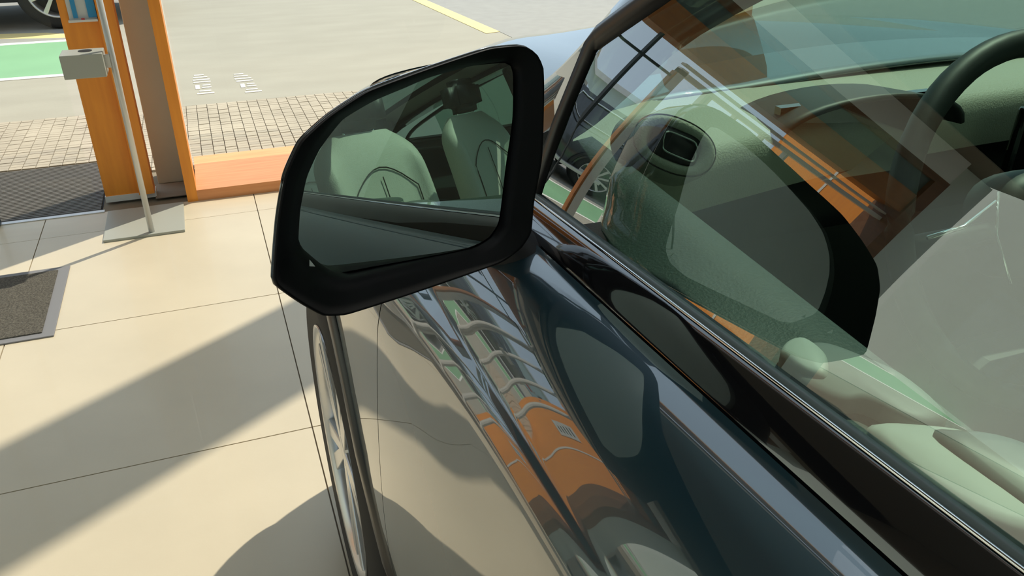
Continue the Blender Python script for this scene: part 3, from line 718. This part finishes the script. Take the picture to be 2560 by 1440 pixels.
# seats
def seat(cx, y0, z0, wd, name='front_seat'):
    hw = wd/2
    rows = []
    # backrest surface: rows over height, columns over width (front face) wrapped
    H = 0.62; N = 22
    for i in range(N+1):
        t = i/N; z = z0+0.02+H*t; yb = y0-0.02-0.20*t
        wloc = hw*(1.0-0.05*t) if t < 0.78 else hw*(0.96-0.42*((t-0.78)/0.22)**2.0)
        r = []
        for j in range(41):
            a = 2*math.pi*j/40; cs, sn = math.cos(a), math.sin(a)
            x = wloc*math.copysign(abs(cs)**0.6, cs); yy = 0.062*math.copysign(abs(sn)**0.6, sn)
            if sn > 0:
                u = abs(x)/hw; yy += 0.045*math.exp(-((u-0.82)/0.16)**2)*(1 if t < 0.75 else max(0, 1-(t-0.75)/0.2)); 
                ch = abs(u-0.56)
                if ch < 0.05 and t < 0.80: yy -= 0.012*(1-ch/0.05)
                if abs(x) < 0.010 and t < 0.70: yy -= 0.008
            r.append((cx+x, yb+yy*(1-0.5*t**6), z))
        rows.append(r)
    b = grid(name, rows, 'seat'); cu(b)
    cap = mk('backrest_top', [rows[-1][j] for j in range(40)], [tuple(range(40))], 'seat'); sub(b, cap)
    # cushion
    rows = []
    for i in range(19):
        t = i/18; y = y0-0.02+0.52*t; r = []
        for j in range(33):
            u = j/32*2-1; z = z0+0.02+0.05*abs(u)**3-0.03*math.sin(math.pi*t)*(1-u*u)+(0.02 if abs(u) > 0.5 else 0)-0.05*max(0, t-0.85)/0.15
            if abs(abs(u)-0.55) < 0.03: z -= 0.010
            r.append((cx+u*hw*1.02, y, z-0.10*max(0, abs(u)-0.93)/0.07))
        rows.append(r)
    rows.append([(p[0], p[1]+0.015, p[2]-0.14) for p in rows[-1]])
    sub(b, grid('cushion', rows, 'seat'))
    # seams over the front of the back
    def back_pt(u, t): 
        x = u*hw; yy = 0.062+0.045*math.exp(-((abs(u)-0.82)/0.16)**2)*(1 if t < .75 else max(0, 1-(t-.75)/.2))
        return (cx+x, y0-0.02-0.20*t+yy*0.97+0.003, z0+0.02+H*t)
    pts = [back_pt(-0.60, t/20) for t in range(0, 13)]+[back_pt(-0.60+0.12*k_, 0.60+0.16*math.sin(math.pi*(k_+0.0)/10)) for k_ in range(1, 10)]+[back_pt(0.60, t/20) for t in range(12, -1, -1)]
    sub(b, tube('seam', pts, 0.0028, 'seam', n=5))
    sub(b, tube('seam', [back_pt(0.0, t/20) for t in range(0, 15)], 0.0025, 'seam', n=5))
    bmh = bmesh.new(); bmesh.ops.create_cube(bmh, size=1.0)
    bmesh.ops.bevel(bmh, geom=list(bmh.edges), offset=0.22, segments=5, affect='EDGES')
    for v in bmh.verts: v.co = Vector((cx+v.co.x*0.27, y0-0.215+v.co.y*0.10, z0+H+0.11+v.co.z*0.16))
    sub(b, frombm('headrest', bmh, 'seat_dark', None, True))
    for s_ in (-1, 1): sub(b, tube('headrest_post', [(cx+s_*0.07, y0-0.215, z0+H-0.01), (cx+s_*0.07, y0-0.215, z0+H+0.06)], 0.006, 'chrome', n=6))
    return b
seat(0.74, -0.32, 0.80, 0.50); seat(1.42, -0.32, 0.80, 0.50)
seat(0.78, -1.18, 0.80, 0.56, 'rear_seat'); seat(1.38, -1.18, 0.80, 0.56, 'rear_seat')
# door inner panel
rows = []
for i in range(31):
    y = -0.36+(0.80+0.36)*i/30; zb = zbelt(y); zt = 1.212+0.006*max(0, min(1, (y-0.2)/0.5))
    ftop = 0.380+slope(y)
    sl_ = slope(y); rows.append([(0.292+sl_, y, zb-0.02), (0.300+sl_, y, zb-0.018), (0.320+sl_, y, min(zb-0.008, zt-0.008)), (0.350+sl_, y, zt-0.004), (ftop, y, zt), (ftop+0.008, y, zt-0.006), (ftop+0.012, y, zt-0.03), (ftop+0.004, y, zt-0.12), (ftop+0.0, y, 1.03), (ftop+0.06, y, 1.02), (ftop+0.065, y, 0.98), (ftop, y, 0.94), (ftop-0.01, y, 0.45)])
cu(grid('door_panel', rows, 'door_trim'))
# door pull / switch pod on the inner sill
def slab(name, pts, m, thick=0.01, par=None):
    L = len(pts); O = []
    for i in range(L):
        a, b, c, d = pts[i-1], pts[i], pts[(i+1) % L], pts[(i+2) % L]
        for q in range(5): O.append(interp([a, b, c, d], 1/3+q/15))
    n = len(O); cen = [sum(p[k_] for p in O)/n for k_ in range(3)]; V = []; F = []
    for s_, dz in ((1.0, -thick), (1.0, 0.0), (0.93, 0.0025), (0.80, 0.0036), (0.4, 0.0045), (0.02, 0.0048)):
        V += [tuple(cen[k_]+(p[k_]-cen[k_])*s_+(dz if k_ == 2 else 0) for k_ in range(3)) for p in O]
    for r in range(5):
        for k_ in range(n): F.append((r*n+k_, r*n+(k_+1) % n, (r+1)*n+(k_+1) % n, (r+1)*n+k_))
    F.append(tuple(range(5*n, 6*n)))
    return cu(mk(name, V, F, m, None, True))
slab('door_pull', [(0.322, 0.349, 1.214), (0.336, 0.358, 1.214), (0.352, 0.352, 1.215), (0.362, 0.325, 1.217), (0.368, 0.300, 1.218), (0.362, 0.262, 1.218), (0.340, 0.262, 1.218), (0.330, 0.290, 1.216), (0.318, 0.300, 1.213), (0.312, 0.330, 1.211)], 'trim_grey2', 0.012)
slab('door_pull_cap', [(0.313, 0.345, 1.2155), (0.325, 0.360, 1.2155), (0.340, 0.360, 1.2165), (0.338, 0.335, 1.2175), (0.322, 0.318, 1.2165)], 'trim_light', 0.012)
slab('switch_pod', [(0.315, 0.272, 1.215), (0.340, 0.262, 1.217), (0.362, 0.240, 1.219), (0.362, 0.20, 1.220), (0.345, 0.17, 1.219), (0.318, 0.19, 1.216), (0.310, 0.24, 1.214)], 'trim_light', 0.012)
slab('armrest_lid', [(0.335, 0.242, 1.222), (0.352, 0.245, 1.223), (0.372, 0.225, 1.224), (0.385, 0.17, 1.224), (0.385, 0.08, 1.224), (0.360, 0.08, 1.222), (0.340, 0.15, 1.220)], 'trim_mid', 0.014)
# wing mirror
mn = Vector((0.35029365, -0.9218254, 0.16592857)); ex = Vector((0.93478358, 0.35521776, 0)); ez = Vector((-0.05894078, 0.1551073, 0.98613777)); mP = Vector((0.1313, 0.5658, 1.2832))
OUT = [(0.1243, 0.0813), (0.1369, 0.0736), (0.1429, 0.0619), (0.1413, 0.0423), (0.1318, -0.0118), (0.1177, -0.0473), (0.1105, -0.0733), (0.0974, -0.0836), (0.074, -0.0894), (-0.0166, -0.0869), (-0.0755, -0.0836), (-0.0925, -0.078), (-0.1071, -0.0635), (-0.1228, -0.0432), (-0.1197, -0.0297), (-0.1103, -0.0008), (-0.0984, 0.027), (-0.0825, 0.0463), (-0.0578, 0.0593), (-0.0251, 0.0703), (0.034, 0.0782), (0.0886, 0.0837)]
INN = [(0.1102, 0.0696), (0.1165, 0.0662), (0.1176, 0.0587), (0.1105, 0.0239), (0.0976, -0.0136), (0.0848, -0.0582), (0.0736, -0.0687), (0.0528, -0.0723), (-0.0329, -0.064), (-0.0647, -0.061), (-0.0802, -0.054), (-0.0981, -0.0314), (-0.0995, -0.0228), (-0.093, -0.0007), (-0.0832, 0.0203), (-0.0694, 0.0372), (-0.0466, 0.0542), (-0.0173, 0.0628), (0.0327, 0.0705), (0.0759, 0.0719)]
def resample(P, n):          # closed outline, centripetal smoothing, equal steps of angle
    Q = []; L = len(P)
    for i in range(L):
        a, b, c, d = P[i-1], P[i], P[(i+1) % L], P[(i+2) % L]
        for k_ in range(12):
            u = k_/12; ten = 0.35
            m1 = ((c[0]-a[0])*ten, (c[1]-a[1])*ten); m2 = ((d[0]-b[0])*ten, (d[1]-b[1])*ten)
            sc = math.hypot(c[0]-b[0], c[1]-b[1])/max(1e-6, 0.5*(math.hypot(c[0]-a[0], c[1]-a[1])+math.hypot(d[0]-b[0], d[1]-b[1])))
            sc = min(1, sc*1.4)
            h1 = 2*u**3-3*u*u+1; h2 = u**3-2*u*u+u; h3 = -2*u**3+3*u*u; h4 = u**3-u*u
            Q.append(tuple(h1*b[q]+h2*m1[q]*sc+h3*c[q]+h4*m2[q]*sc for q in (0, 1)))
    out = []
    for k_ in range(n):
        a = 2*math.pi*k_/n; best = None
        dx, dy = math.cos(a), math.sin(a)
        for i in range(len(Q)):
            p, q = Q[i], Q[(i+1) % len(Q)]; px, py = p[0], p[1]+0.005; qx, qy = q[0], q[1]+0.005
            den = dx*(qy-py)-dy*(qx-px)
            if abs(den) < 1e-12: continue
            t = (px*(qy-py)-py*(qx-px))/den; u = (px*dy-py*dx)/den
            if t > 0 and -1e-6 <= u <= 1+1e-6: best = t if best is None else max(best, t)
        out.append((best*dx, best*dy-0.005))
    return out
NM = 160; RO = resample(OUT, NM); RI = resample(INN, NM)
def mw(x, z, d=0.0): return mP+ex*x+ez*z-mn*d      # d: depth in front of the rim (away from the viewer)
def lev(R_, s, d, cx=0.0, cz=0.0): return [tuple(mw(cx+(x-cx)*s+0.46*max(0, d), cz+(z-cz)*s-0.12*max(0, d), d)) for x, z in R_]
def loopmesh(name, levels, m, smooth=True):
    n_ = len(levels[0]); V = [p for L in levels for p in L]; F = []
    for i in range(len(levels)-1):
        for k_ in range(n_): F.append((i*n_+k_, i*n_+(k_+1) % n_, (i+1)*n_+(k_+1) % n_, (i+1)*n_+k_))
    return mk(name, V, F, m, None, smooth)
shell = loopmesh('mirror_housing', [lev(RO, 1.0, 0.001), lev(RO, 1.004, 0.006), lev(RO, 1.0, 0.02), lev(RO, 0.975, 0.045, 0.02, 0), lev(RO, 0.91, 0.075, 0.03, 0), lev(RO, 0.76, 0.100, 0.04, 0), lev(RO, 0.50, 0.118, 0.05, 0), lev(RO, 0.15, 0.127, 0.05, 0), lev(RO, 0.01, 0.128, 0.05, 0)], 'gloss_black')
cu(shell)
sub(shell, loopmesh('mirror_bezel', [lev(RO, 1.0, 0.001), lev(RO, 0.992, -0.002), lev(RO, 0.978, -0.001), [tuple(mw(a[0]*0.35+b[0]*0.65, a[1]*0.35+b[1]*0.65, 0.004)) for a, b in zip(RO, RI)], [tuple(mw(a[0]*0.06+b[0]*0.94, a[1]*0.06+b[1]*0.94, 0.010)) for a, b in zip(RO, RI)], lev(RI, 0.995, 0.018), lev(RI, 0.995, 0.040)], 'mirror_black'))
# convex glass
RC = 1.05; gn = Vector((0.207, -0.96, 0.171)).normalized()
lv = []; dd = [0.0]*0
rings = []
for s_ in [0.0]+[i/14 for i in range(1, 15)]:
    R_ = []
    for x, z in RI:
        q = ex*(x*s_)+ez*(z*s_)
        # centre of the sphere lies behind the glass
        lat = q-gn*(q.dot(gn)); sag = lat.length_squared/(2*RC)
        base = mP-mn*0.018+q
        # slide along the rim normal onto the tilted sphere
        t = -(q.dot(gn)+sag)/mn.dot(gn)
        R_.append(tuple(base+mn*t))
    rings.append(R_)
mg = loopmesh('mirror_glass', rings[1:], 'mirror')
mg2v = [v.co.copy() for v in mg.data.vertices]
# analytic normals, so that the reflection is smooth
bpy.data.objects.remove(mg)
V = [tuple(mP-mn*0.018)]; F = []
for R_ in rings[1:]: V += R_
for k_ in range(NM): F.append((0, 1+k_, 1+(k_+1) % NM))
for i in range(len(rings)-2):
    for k_ in range(NM): F.append((1+i*NM+k_, 1+(i+1)*NM+k_, 1+(i+1)*NM+(k_+1) % NM, 1+i*NM+(k_+1) % NM))
mg = mk('mirror_glass', V, F, 'mirror', None, True)
nrm = []
for v in V:
    q = Vector(v)-mP; lat = q-gn*q.dot(gn); n_ = (gn+lat/RC).normalized(); nrm.append(n_)
mg.data.normals_split_custom_set_from_vertices([tuple(n_) for n_ in nrm])
sub(shell, mg)
sub(shell, mk('warning_mark', [tuple(mw(x, z, 0.0095)) for x, z in ((-0.0900, -0.0425), (-0.0860, -0.044), (-0.0890, -0.038))]+[tuple(mw(x, z, 0.0105)) for x, z in ((-0.0900, -0.0425), (-0.0860, -0.044), (-0.0890, -0.038))], [(0, 1, 2), (5, 4, 3), (0, 3, 4, 1), (1, 4, 5, 2), (2, 5, 3, 0)], 'paper'))
# mirror foot reaching the door
foot = []
for t in [i/8 for i in range(9)]:
    c = Vector((0.222, 0.685, 1.175))*(1-t)+Vector((0.275, 0.66, 1.145))*t
    foot.append([tuple(c+Vector((0.0, 0.040*math.cos(a)*(1+0.5*t), 0.0))+Vector((0.010, 0, 1)).normalized()*0.030*math.sin(a)) for a in [2*math.pi*k_/18 for k_ in range(19)]])
sub(shell, grid('mirror_foot', foot, 'black_matte'))
sub(shell, tube('rim_highlight', lev(RO, 1.006, 0.010), 0.0012, 'gloss_black', n=6, closed=True))

# ============================================================ parked black car outdoors (drives to +x, its left rear nearest)
pc = empty('parked_car', (-2.8, 10.0, 0), 'black parked car with silver wheels beyond the green lane', 'car')
def pu(o): return under(pc, o)
st_x = [-5.15, -5.05, -4.8, -4.25, -3.4, -2.6, -1.8, -1.2, -0.8, -0.55, -0.45]
top = [0.95, 1.02, 1.06, 1.05, 1.02, 1.0, 0.97, 0.93, 0.86, 0.74, 0.6]
rows = []
for x, zt in zip(st_x, top):
    ins = 0.0 if -4.9 < x < -0.9 else (0.10 if -5.1 < x < -0.6 else 0.22)
    y0, y1 = 9.12+ins, 10.95-ins
    rows.append([(x, y0+0.07, 0.25), (x, y0, 0.35), (x, y0-0.01, 0.6), (x, y0+0.02, 0.82), (x, y0+0.09, zt), (x, (y0+y1)/2, zt+0.05), (x, y1-0.09, zt), (x, y1, 0.7), (x, y1, 0.35), (x, y1-0.07, 0.25), (x, y0+0.07, 0.25)])
pu(grid('body', rows, 'carbody'))
for q, xr in ((0, -5.15), (1, -0.45)):
    r = rows[0 if q == 0 else -1]; pu(mk('bumper', r[:-1], [tuple(range(len(r)-1))], 'carbody'))
# cabin
gx_ = [(-4.95, 1.06), (-4.35, 1.46), (-3.9, 1.53), (-2.9, 1.52), (-2.35, 1.40), (-1.6, 1.02)]
rows = [[(x, 9.22+0.10*(z > 1.1)+0.12*(z > 1.3), z), (x, 10.85-0.10*(z > 1.1)-0.12*(z > 1.3), z)] for x, z in gx_]
pu(grid('roof', rows, 'carbody', smooth=False))
for yy, ss in ((9.2, 1), (10.87, -1)):
    pts = [(x, yy+ss*0.22*(z-1.0)/0.5, z) for x, z in gx_]
    pu(mk('cabin_side', [(-4.95, yy, 1.0)]+pts+[(-1.6, yy, 1.0)], [tuple(range(len(pts)+2))], 'gloss_black'))
wn = [(-4.45, 1.10), (-4.15, 1.38), (-3.85, 1.45), (-2.95, 1.44), (-2.45, 1.34), (-1.95, 1.08)]
pu(tube('window_trim', [(x, 9.185+0.22*(z-1.0)/0.5-0.012, z) for x, z in wn], 0.012, 'chrome', closed=True, n=6))
pu(box('tail_lamp', (-5.17, 9.16, 0.80), (-4.90, 9.5, 0.92), 'red', bev=0.01))
pu(box('side_step', (-3.7, 8.98, 0.27), (-1.92, 9.14, 0.33), 'steel', bev=0.01))
for wx in (-1.22, -3.65):
    for wy, sd_ in ((9.13, 0), (10.94, 1)):
        hub = make_wheel(None, 0, 0, 0, 0.35, 0.20, -1, 9 if sd_ == 0 else 9, 0.2)
        hub.parent = pc; hub.matrix_parent_inverse = Matrix.Translation(-Vector(pc.location))
        hub.location = (wx, wy-0.03 if sd_ == 0 else wy+0.03, 0.35); hub.rotation_euler = (0, 0, math.pi/2 if sd_ == 0 else -math.pi/2)
        if sd_ == 0:
            pu(tube('arch', [(wx+0.40*math.cos(a), wy-0.02, 0.35+0.40*math.sin(a)) for a in [math.pi*k_/16 for k_ in range(17)]], 0.03, 'black', n=6))
